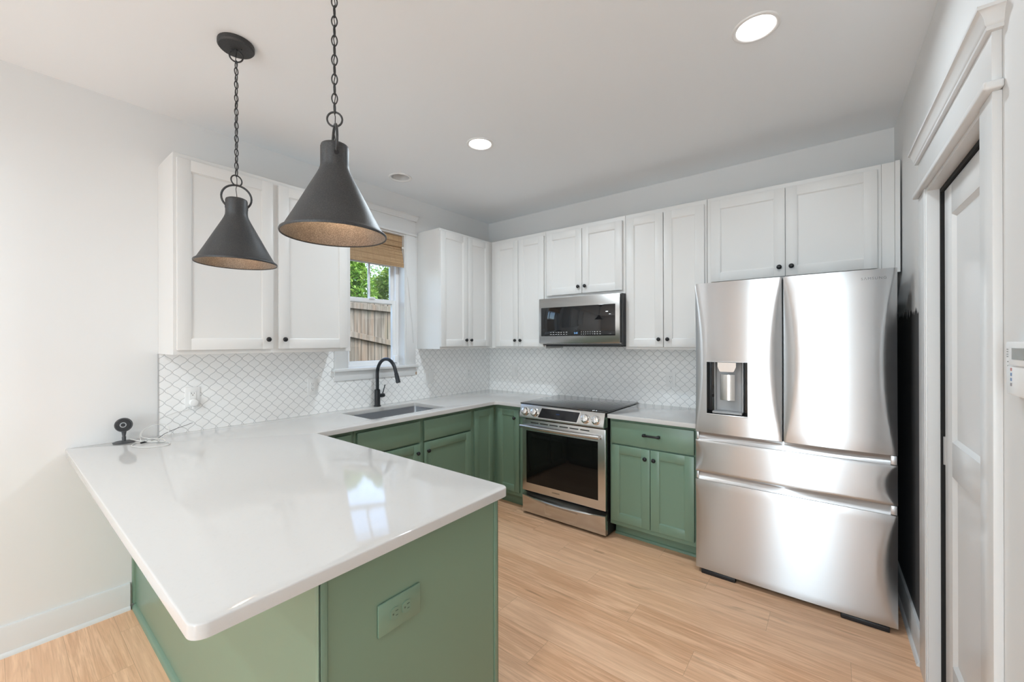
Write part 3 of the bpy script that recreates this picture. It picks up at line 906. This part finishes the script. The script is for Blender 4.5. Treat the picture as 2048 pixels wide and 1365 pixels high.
b = B(); b.lathe([(.0095, .0118), (.0115, .0128), (.0135, .0118)], 28, mm); b.build('lens_ring', 'grey_plastic', hd)
cbq = empty('usb_cable', (.15, -2.90, CT)); tag(cbq, 'coiled white usb cable lying beside the security camera', 'cable')
def loopy(pts, n=12):
    out = []; m = len(pts)
    for i in range(m - 1):
        p0, p1, p2, p3 = [Vector(pts[max(0, min(m - 1, i + j))]) for j in (-1, 0, 1, 2)]
        for k in range(n):
            t = k / n
            out.append(.5 * ((2 * p1) + (p2 - p0) * t + (2 * p0 - 5 * p1 + 4 * p2 - p3) * t * t + (3 * p1 - p0 - 3 * p2 + p3) * t ** 3))
    out.append(Vector(pts[-1])); return out
b = B()
b.tube(loopy([(-.075, -.06, .016), (-.045, -.03, .006), (.03, .01, .004), (.12, .06, .0035), (.185, .035, .0035), (.16, -.035, .0035), (.07, -.075, .0035), (-.005, -.05, .004), (.01, .0, .008), (.08, .035, .007), (.09, .05, .010), (.02, .045, .013), (-.025, .0, .010), (.03, -.01, .009), (.085, .02, .010)]), .0024, 8)
b.tube(loopy([(.085, .02, .010), (.03, .03, .013), (-.035, -.02, .025), (-.065, -.005, .055), (-.07, .04, .076), (-.06, .085, .070), (-.03, .09, .035), (.01, .05, .014), (.03, .0, .010), (.0, -.03, .010)]), .0016, 8)
b.build('cord', 'cable_white', cbq)
b = B(); b.tube(loopy([(.0, -.03, .010), (-.05, -.02, .05), (-.10, .05, .09), (-.1345, .13, .118), (-.137, .19, .128), (-.128, .224, .142)]), .0012, 6); b.build('lead', 'cable_white', cbq)
bw_ = empty('wire', (.10, -2.88, CT)); tag(bw_, 'thin stiff black wire rising from the white cable coil towards the tile', 'wire')
b = B(); b.tube(loopy([(.07, -.045, .0065), (.05, -.01, .007), (.03, .02, .008), (.005, .06, .026), (-.03, .115, .038), (-.055, .165, .046), (-.07, .20, .054)]), .0013, 6); b.build('conductor', 'black_plastic', bw_)
b = B(); b.tube([(.078, -.055, .0065), (.062, -.028, .0065)], .0045, 10); b.build('connector', 'black_plastic', bw_)

# ------------------------------------------------------------------ refrigerator
FX0, FX1, FF, FB = 2.326, 3.253, -.697, -.600
fr = empty('refrigerator', ((FX0 + FX1) / 2, -.35, 0)); tag(fr, 'stainless steel french door refrigerator with in-door water dispenser', 'refrigerator')
MF = T(-(FX0 + FX1) / 2, .35, 0)
b = B(MF); b.box(FX0 + .012, FX1 - .012, FB + .006, -.03, .028, 1.785, .004); b.build('case', 'dark_case', fr)
for xa in (FX0 + .03, FX1 - .22):
    b = B(MF); b.box(xa, xa + .19, -.690, -.20, 0, .028, .006); b.build('foot', 'black_plastic', fr)
def fpanel(name, x0, x1, z0, z1, hole=None, scoop=.060, dep=.016):
    """door panel with a softly bowed face and scooped side edges"""
    b = B(MF)
    us = sorted(set([x0 + (x1 - x0) * (.5 - .5 * math.cos(PI * i / 36)) for i in range(37)] + (list(hole[:2]) if hole else [])))
    vs = sorted(set([z0 + (z1 - z0) * i / 26 for i in range(27)] + (list(hole[2:]) if hole else [])))
    def Y(x, z):
        uu = (x - x0) / (x1 - x0) * 2 - 1; vv = (z - z0) / (z1 - z0) * 2 - 1
        y = FF + .008 * uu * uu + .0015 * vv * vv
        wd = scoop * (1 - vv * vv) + .0005
        for t in (x - x0, x1 - x):
            if t < wd: y += dep * (1 - vv * vv) * (1 - t / wd) ** 1.6
        e = min(z - z0, z1 - z)
        if e < .004: y += .003 * (1 - e / .004)
        return y
    Gd = [[b.v((x, Y(x, z), z)) for z in vs] for x in us]
    for i in range(len(us) - 1):
        for j in range(len(vs) - 1):
            if hole and us[i] >= hole[0] - 1e-6 and us[i + 1] <= hole[1] + 1e-6 and vs[j] >= hole[2] - 1e-6 and vs[j + 1] <= hole[3] + 1e-6: continue
            b.face([Gd[i][j], Gd[i + 1][j], Gd[i + 1][j + 1], Gd[i][j + 1]])
    def skirt(line):
        back = [b.v((q[0], FB, q[1])) for q in line[1]]
        for i in range(len(back) - 1): b.face([line[0][i], back[i], back[i + 1], line[0][i + 1]])
    n, m = len(us), len(vs)
    skirt(([Gd[0][j] for j in range(m)], [(us[0], vs[j]) for j in range(m)]))
    skirt(([Gd[-1][j] for j in range(m)][::-1], [(us[-1], vs[j]) for j in range(m)][::-1]))
    skirt(([Gd[i][0] for i in range(n)][::-1], [(us[i], vs[0]) for i in range(n)][::-1]))
    skirt(([Gd[i][-1] for i in range(n)], [(us[i], vs[-1]) for i in range(n)]))
    return b.build(name, 'steel_fridge', fr, 50, recalc=False)
HX = (2.393, 2.613, .998, 1.314)
ld = fpanel('door', FX0, 2.780, .877, 1.798, HX)
rd = fpanel('door', 2.788, FX1, .877, 1.798)
fpanel('drawer', FX0, FX1, .632, .828, scoop=.06, dep=.014)
fpanel('drawer', FX0, FX1, .030, .582, scoop=.06, dep=.014)
b = B(MF); b.box(2.780, 2.788, FB - .03, FB, .877, 1.79); b.build('gasket', 'black_plastic', fr)
for z0, z1 in ((.829, .876), (.583, .631)):
    b = B(MF); b.prism([(FF + .045, z0), (FF + .010, z0), (FF + .014, z0 + .008), (FF + .036, z1 - .002), (FF + .045, z1)], 'x', FX0 + .018, FX1 - .026); b.build('handle_recess', 'steel_fridge', fr)
    b = B(MF); b.box(FX0 + .004, FX0 + .0178, FF + .012, FF + .05, z0 + .002, z1 - .001, .002); b.box(FX1 - .0258, FX1 - .002, FF + .012, FF + .05, z0 + .002, z1 - .001, .002); b.build('recess_cap', 'silver', fr)
b = B(MF)
x0, x1, z0, z1 = HX; yb = FF + .075
A_ = [b.v((x, FF + .004, z)) for x, z in ((x0, z0), (x1, z0), (x1, z1), (x0, z1))]
C_ = [b.v((x, yb, z)) for x, z in ((x0 + .002, z0 + .01), (x1 - .002, z0 + .01), (x1 - .002, z1), (x0 + .002, z1))]
for i in range(4): b.face([A_[i], A_[(i + 1) % 4], C_[(i + 1) % 4], C_[i]])
b.face(C_)
dsp = b.build('dispenser_recess', 'black_glass', ld, recalc=False)
b = B(MF)
rim = .004
b.box(x0 - .001, x1 + .001, FF - .0005, FF + .006, z0 - rim - .004, z0, .001); b.box(x0 - .001, x1 + .001, FF - .0005, FF + .006, z1, z1 + .002)
b.build('rim', 'silver', dsp)
b = B(MF)   # silver back plate, bowed like a trough
L = [(x0 + .034, yb - .03), (x0 + .040, yb - .031), (x0 + .046, yb - .012), (x0 + .06, yb - .006), (x1 - .06, yb - .006), (x1 - .042, yb - .012), (x1 - .034, yb - .031), (x1 - .028, yb - .03), (x1 - .028, yb - .001), (x0 + .034, yb - .001)]
b.prism(L, 'z', z0 + .016, z1 - .001); b.build('back_plate', 'grey_plastic', dsp)
b = B(MF); b.box(x0 + .03, x1 - .03, FF + .008, yb - .008, z0 + .004, z0 + .016, .002); b.build('drip_tray', 'grey_plastic', dsp)
b = B(MF); xm = (x0 + x1) / 2 - .004
b.prism([(xm - .050, z1 - .004), (xm - .050, z1 - .03), (xm - .040, z1 - .055), (xm - .034, z1 - .060), (xm + .034, z1 - .060), (xm + .040, z1 - .055), (xm + .050, z1 - .03), (xm + .050, z1 - .004)], 'y', yb - .048, yb - .005); b.build('nozzle', 'chrome', dsp)
b = B(MF); L = [(xm - .040 + .080 * k / 10, yb - .022 - .010 * math.cos(PI * (k / 10 - .5))) for k in range(11)]
b.prism(L + [(xm + .040, yb - .010), (xm - .040, yb - .010)], 'z', z0 + .082, z1 - .078); b.build('paddle', 'steel', dsp)
text('logo', 'S\u039bMSUNG', .0178, 'logo', rd, (2.166 + 1.0 - (FX0 + FX1) / 2, FF + .35 + .0025, 1.7515), (PI/2, 0, 0), .0012, 1.28, 'CENTER')

# ------------------------------------------------------------------ range
RX0, RX1 = .945, 1.703
rg = empty('range', ((RX0 + RX1) / 2, -.35, 0)); tag(rg, 'stainless steel slide-in electric range with black glass cooktop', 'stove')
MG = T(-(RX0 + RX1) / 2, .35, 0)
b = B(MG); b.box(RX0 + .002, RX1 - .002, -.612, -.06, .012, .912); b.build('case', 'black_plastic', rg)
b = B(MG); b.box(RX0 - .010, RX1 + .012, -.664, -.052, .9185, .9305, .003); b.build('cooktop', 'cooktop', rg, 50)
b = B(MG)
P_ = [(-.612, .918), (-.662, .918), (-.668, .910), (-.694, .822), (-.694, .814), (-.688, .809), (-.612, .809)]
b.prism(P_, 'x', RX0, RX1); pn = b.build('control_panel', 'steel', rg)
ptilt = math.atan2(.026, .088)
def on_panel(x, z): return (x, -.668 - (.910 - z) * .026 / .088, z)
MPN = lambda x, z: MG @ T(*on_panel(x, z)) @ rot_x(PI/2 - ptilt)      # local z = outward normal, y = up the panel
b = B(); mx = MPN(1.319, .866)
L = [(-.186, -.0385), (.165, -.0385), (.184, .0385), (-.160, .0385)]
def flat(b, L, mx, h0, h1):
    A = [b.v(mx @ Vector((p[0], p[1], h0))) for p in L]; Cc = [b.v(mx @ Vector((p[0], p[1], h1))) for p in L]
    n = len(L); b.face(A[::-1]); b.face(Cc)
    for i in range(n): b.face([A[i], A[(i + 1) % n], Cc[(i + 1) % n], Cc[i]])
flat(b, [(p[0] * 1.045, p[1] * 1.16) for p in L], mx, -.001, .002); fr_ = b.build('display_frame', 'chrome', pn)
b = B(); flat(b, L, mx, -.001, .0032); dsp2 = b.build('display', 'display', pn)
b = B()
flat(b, [(-.02, -.002), (.012, -.002), (.012, .009), (-.02, .009)], mx @ T(.0, .0, 0), .003, .0036); b.build('clock', Mat('dim_blue_digits', (.01, .02, .06), .3).m, dsp2)
for x in (1.002, 1.094, 1.555, 1.641):
    b = B(); mx = MPN(x, .864)
    b.lathe([(0, 0), (.036, 0), (.036, .003), (.031, .006), (.0295, .010), (.0285, .024), (.0265, .028), (.020, .030), (0, .030)], 32, mx)
    kb = b.build('knob', 'chrome', pn)
    b = B(mx); b.box(-.006, .006, -.026, .026, .028, .036, .003); b.build('grip', 'steel', kb)
# oven door
b = B(MG)
b.box(RX0 + .002, RX1 - .002, -.655, -.615, .200, .796, .004)
od = b.build('oven_door', 'steel', rg)
b = B(MG); b.box(.990, 1.641, -.6575, -.650, .268, .702, .002); b.build('window', 'oven_glass', od)
b = B(MG)
for k in range(6):
    xa = 1.035 + k * .092; b.box(xa, xa + .076, -.6562, -.650, .768, .7755)
b.build('vent_slots', 'slot', od)
b = B(MG); pts = [(RX0 + .012 + (RX1 - RX0 - .045) * k / 20, -.695 - .012 * math.sin(PI * k / 20), .742) for k in range(21)]
b.tube(pts, .0155, 16)
for xx in (pts[0][0] + .012, pts[-1][0] - .012): b.box(xx - .010, xx + .010, -.698, -.653, .734, .750, .004)
b.build('handle', 'steel', od)
text('logo', 'SAMSUNG', .0135, 'logo_bronze', od, (1.275 - (RX0 + RX1) / 2, -.6556 + .35, .236), (PI/2, 0, 0), .0006, 1.2, 'CENTER')
b = B(MG); b.box(RX0 + .02, RX1 - .02, -.60, -.10, 0, .014, .003); b.build('foot', 'black_plastic', rg)
# storage drawer with bowed pull lip
b = B(MG)
n = 24
def dro(u, q): return q * max(0.0, 1 - (2 * u - 1) ** 2)
prof = [(-.615, .022), (-.652, .022), (-.655, .026), (-.655, .120), ('l', .150, -.657, .030), ('l', .160, -.659, .036), ('l', .166, -.657, .034), ('l', .168, -.652, .026), (-.640, .166), (-.625, .178), (-.615, .180)]
rows = []
for i in range(n + 1):
    u = i / n; x = RX0 + .004 + (RX1 - RX0 - .008) * u; row = []
    for p in prof:
        if p[0] == 'l': row.append(b.v((x, p[2] - dro(u, p[3]), p[1] - dro(u, .008))))
        else: row.append(b.v((x, p[0], p[1])))
    rows.append(row)
for i in range(n):
    for k in range(len(prof) - 1): b.face([rows[i][k], rows[i][k + 1], rows[i + 1][k + 1], rows[i + 1][k]])
b.face(rows[0]); b.face(rows[-1][::-1])
b.build('drawer', 'steel', rg, 50)

# ------------------------------------------------------------------ microwave over the range
mw = empty('microwave', (1.328, -.2, 1.405)); tag(mw, 'stainless steel over-the-range microwave with black glass door', 'microwave')
MM = T(-1.328, .2, -1.405)
b = B(MM); b.box(.962, 1.7105, -.362, -.0095, 1.408, 1.820, .003); b.build('case', 'dark_case', mw)
b = B(MM)
b.prism([(-.366, 1.416), (-.398, 1.424), (-.404, 1.432), (-.404, 1.810), (-.400, 1.816), (-.366, 1.816)], 'x', .950, 1.704); dm = b.build('door', 'steel', mw)
b = B(MM); b.box(.972, 1.668, -.4065, -.401, 1.487, 1.736, .0015); b.build('window', 'black_glass', dm)
b = B(MM); b.box(1.7045, 1.7065, -.395, -.367, 1.43, 1.81); b.build('edge_gap', 'black_plastic', mw)
b = B(MM); b.box(.985, 1.69, -.35, -.05, 1.398, 1.409, .003); b.build('grease_filter', 'black_plastic', mw)
for xs, wd in ((range(0, 7), 0), (range(7, 16), 1)):
    lg = B(MM)
    for z in (1.519, 1.5015):
        for k in xs:
            if k < 7: x = 1.075 + k * .026; ww = random.uniform(.010, .018); hh = .0022
            elif k < 13: x = 1.372 + (k - 7) * .020; ww = .0044; hh = .003
            else: x = 1.492 + (k - 13) * .024; ww = random.uniform(.010, .014); hh = .0025
            lg.box(x - ww / 2, x + ww / 2, -.4072, -.4060, z - hh, z + hh)
    lg.build('button_legend', 'legend_white', dm)
text('clock', '5:43', .021, 'clock', dm, (1.320 - 1.328, -.4068 + .2, 1.510 - 1.405), (PI/2, 0, 0), .0003, 1.0, 'CENTER')

# ------------------------------------------------------------------ pendants
def ring_pts(r, plane, c=(0, 0, 0), n=24, a0=0, a1=2 * PI, rz=1.0):
    out = []
    for k in range(n):
        a = a0 + (a1 - a0) * k / (n if a1 - a0 > 6.2 else n - 1)
        u, w_ = r * math.cos(a), r * rz * math.sin(a)
        out.append((c[0] + u * math.cos(plane), c[1] + u * math.sin(plane), c[2] + w_))
    return out
link_me = None
def pendant(x, y, zr, label, hoop_a, ring_a):
    global link_me
    p = empty('pendant_light', (x, y, zr)); tag(p, label, 'pendant light', 'black cone pendants over the peninsula')
    top = CEIL - zr
    b = B(); b.lathe([(0, top), (.068, top), (.069, top - .004), (.069, top - .018), (.064, top - .024), (.010, top - .026), (0, top - .026)], 40)
    b.lathe([(0, top - .024), (.006, top - .024), (.007, top - .028), (.005, top - .036), (0, top - .037)], 12)
    for sx in (-.022, .022): b.lathe([(0, top - .023), (.005, top - .025), (.004, top - .030), (0, top - .031)], 10, T(sx * math.cos(.6), sx * math.sin(.6), 0))
    b.build('canopy', 'iron', p)
    b = B(); b.tube(ring_pts(.0245, ring_a - .6, (0, 0, top - .055)), .0032, 8, True); b.build('canopy_ring', 'iron', p)
    # shade, outer skin and rim
    out = [(.150, .004), (.1535, .002), (.1550, .006), (.1535, .011), (.148, .014), (.142, .020), (.118, .064), (.094, .110), (.072, .152), (.054, .186), (.046, .203), (.0425, .214), (.0415, .224), (.0415, .276), (.0395, .283), (.034, .286), (0, .286)]
    b = B(); b.lathe(out, 56); sh = b.build('shade', 'iron', p, 60)
    inn = [(.1505, .005), (.141, .018), (.117, .062), (.093, .108), (.071, .150), (.053, .184), (.044, .203), (.038, .22), (0, .224)]
    b = B(); b.lathe(inn, 56); b.build('lining', 'iron_in', sh, 60, recalc=False)
    b = B(); b.lathe([(0, .224), (.020, .224), (.020, .175), (.016, .170), (0, .170)], 20); b.build('socket', 'black_metal', p)
    b = B(); b.lathe([(0, .172), (.012, .170), (.016, .160), (.027, .135), (.030, .118), (.026, .100), (.014, .088), (0, .085)], 24); b.build('bulb', 'bulb', p)
    # bail hoop through the cap
    R = .055; pts = ring_pts(R, hoop_a, (0, 0, .292), 26, math.radians(-58), math.radians(238), .98)
    b = B(); b.tube(pts, .0042, 10); b.build('hoop', 'iron', p, 60)
    b = B()
    for q in (pts[0], pts[-1]):
        dv = Vector((q[0], q[1], 0)).normalized() * .0412
        b.lathe([(0, -.0006), (.0075, -.0006), (.0075, .0012), (0, .0012)], 16, T(dv.x, dv.y, q[2] + .002) @ rot_z(math.atan2(q[1], q[0])) @ rot_y(PI/2))
    b.build('hoop_hole', 'black_plastic', p)
    zc = .292 + R * .98 + .0205
    b = B(); b.tube(ring_pts(.0225, ring_a, (0, 0, zc)), .0030, 8, True); b.build('ring', 'iron', p, 60)
    z0 = zc + .0225 - .006; z1 = top - .055 - .0245 + .006
    n = max(3, round((z1 - z0) / .0305)); n += (n + 1) % 2
    pitch = (z1 - z0 - .006) / n
    for k in range(n):
        if link_me is None:
            L = []
            for j in range(28):
                a = 2 * PI * j / 28
                L.append((.0072 * math.cos(a) * (1 + .12 * math.cos(2 * a)), 0, .0175 * math.sin(a)))
            b = B(); b.tube(L, .0021, 8, True); o = b.build('chain_link', 'iron', p, 60); link_me = o.data
        else:
            o = bpy.data.objects.new('chain_link', link_me); COL.objects.link(o); o.parent = p
        o.location = (0, 0, z0 + .003 + pitch * (k + .5)); o.scale = (1, 1, pitch / .0305)
        o.rotation_euler = (0, 0, ring_a + (PI/2 if k % 2 == 0 else 0.15))
    cpt = [(0.0025 * math.sin(k * 1.9), .0025 * math.cos(k * 1.9), .286 + (top - .03 - .286) * k / 30) for k in range(31)]
    b = B(); b.tube(cpt, .0014, 6); b.build('cord', 'black_plastic', p)
    lt = light('pendant_bulb', 'POINT', (0, 0, .070), 1.6, (1.0, .74, .46), shadow_soft_size=.03)
    lt.parent = p
va = math.atan2(-3.416 + 2.75, 3.01 - .962)
pendant(.962, -2.752, 1.781, 'black metal cone pendant farther left, whole chain and ceiling canopy in view', va + PI/2, va + PI/2 + .5)
va2 = math.atan2(-3.416 + 2.75, 3.01 - 1.787)
pendant(1.787, -2.752, 1.770, 'black metal cone pendant nearest the camera, its chain leaving the top edge', va2 + .12, va2 + PI/2 - .25)

# ------------------------------------------------------------------ recessed lights
def can(x, y, lit, label, grp, en=15.0):
    e = empty('recessed_light', (x, y, CEIL)); tag(e, label, 'ceiling light', grp)
    b = B(); b.lathe([(.067, .02), (.070, -.001), (.074, -.005), (.084, -.006), (.0885, -.003), (.0885, 0)], 48); b.build('trim_ring', 'white_plastic', e, 60)
    if lit:
        b = B(); b.lathe([(.0695, .0), (.066, .004), (.04, .004), (0, .004)], 40); b.build('lens', 'led', e)
        l = light('downlight', 'AREA', (0, 0, -.012), en, (.81, .925, 1.0), shape='DISK', size=.13, spread=math.radians(165)); l.parent = e
    else:
        b = B(); b.lathe([(.069, .002), (.060, .07), (.052, .085), (0, .088)], 40); b.build('baffle', 'baffle_grey', e, recalc=False)
        b = B(); b.lathe([(0, .02), (.030, .028), (.044, .05), (.046, .075), (0, .080)], 32, rot_y(.25)); b.build('lamp', 'white_plastic', e)
    return e
can(*LIGHTS[0], True, 'lit round recessed ceiling light over the middle of the kitchen', 'recessed ceiling lights')
can(*LIGHTS[1], True, 'lit round recessed ceiling light nearest the refrigerator side, upper right', 'recessed ceiling lights', 6.5)
can(*SPK, False, 'unlit round recessed ceiling light near the window wall', 'recessed ceiling lights')

for x, y in FILL:
    can(x, y, True, 'added recessed fill light in the unseen part of the room behind the camera', 'added fill lights behind the camera', 12.0)

# ------------------------------------------------------------------ alarm keypad on the right wall
kp = empty('alarm_keypad', (0, 0, 0)); tag(kp, 'white alarm keypad with grey screen on the right wall beside the door', 'keypad')
K0, K1 = 1.968, 2.130
b = B(MR); b.box(K0, K1, .0005, .020, 1.318, 1.438, .003); b.build('housing', 'white_plastic', kp)
b = B(MR); b.box(K0 + .042, K1 - .01, .020, .026, 1.386, 1.438, .002); b.build('screen_bezel', 'white_plastic', kp)
b = B(MR); b.box(K0 + .064, K1 - .03, .025, .0268, 1.399, 1.424); b.build('screen', 'lcd', kp)
b = B(MR)
for k in range(4): b.box(K0 + .006, K0 + .016, .019, .0203, 1.403 + k * .0055, 1.405 + k * .0055)
for z in (1.3925, 1.383):
    b.box(K0 + .012, K0 + .016, .019, .0206, z - .001, z + .001)
b.build('vent_slots', 'lcd', kp)
b = B(MR); b.box(K0 + .022, K1 - .01, .020, .0235, 1.322, 1.3835, .002); fp = b.build('flap', 'white_plastic', kp)
for k, cc_ in enumerate(((.45, .2, .2), (.15, .25, .45), (.2, .3, .5), (.3, .28, .3))):
    b = B(MR); z = 1.381 - k * .0112; b.box(K0 + .044, K0 + .052, .023, .0241, z - .008, z - .001, .0004, 1); b.build('mark', Mat('mark_ink', cc_, .5).m, fp)
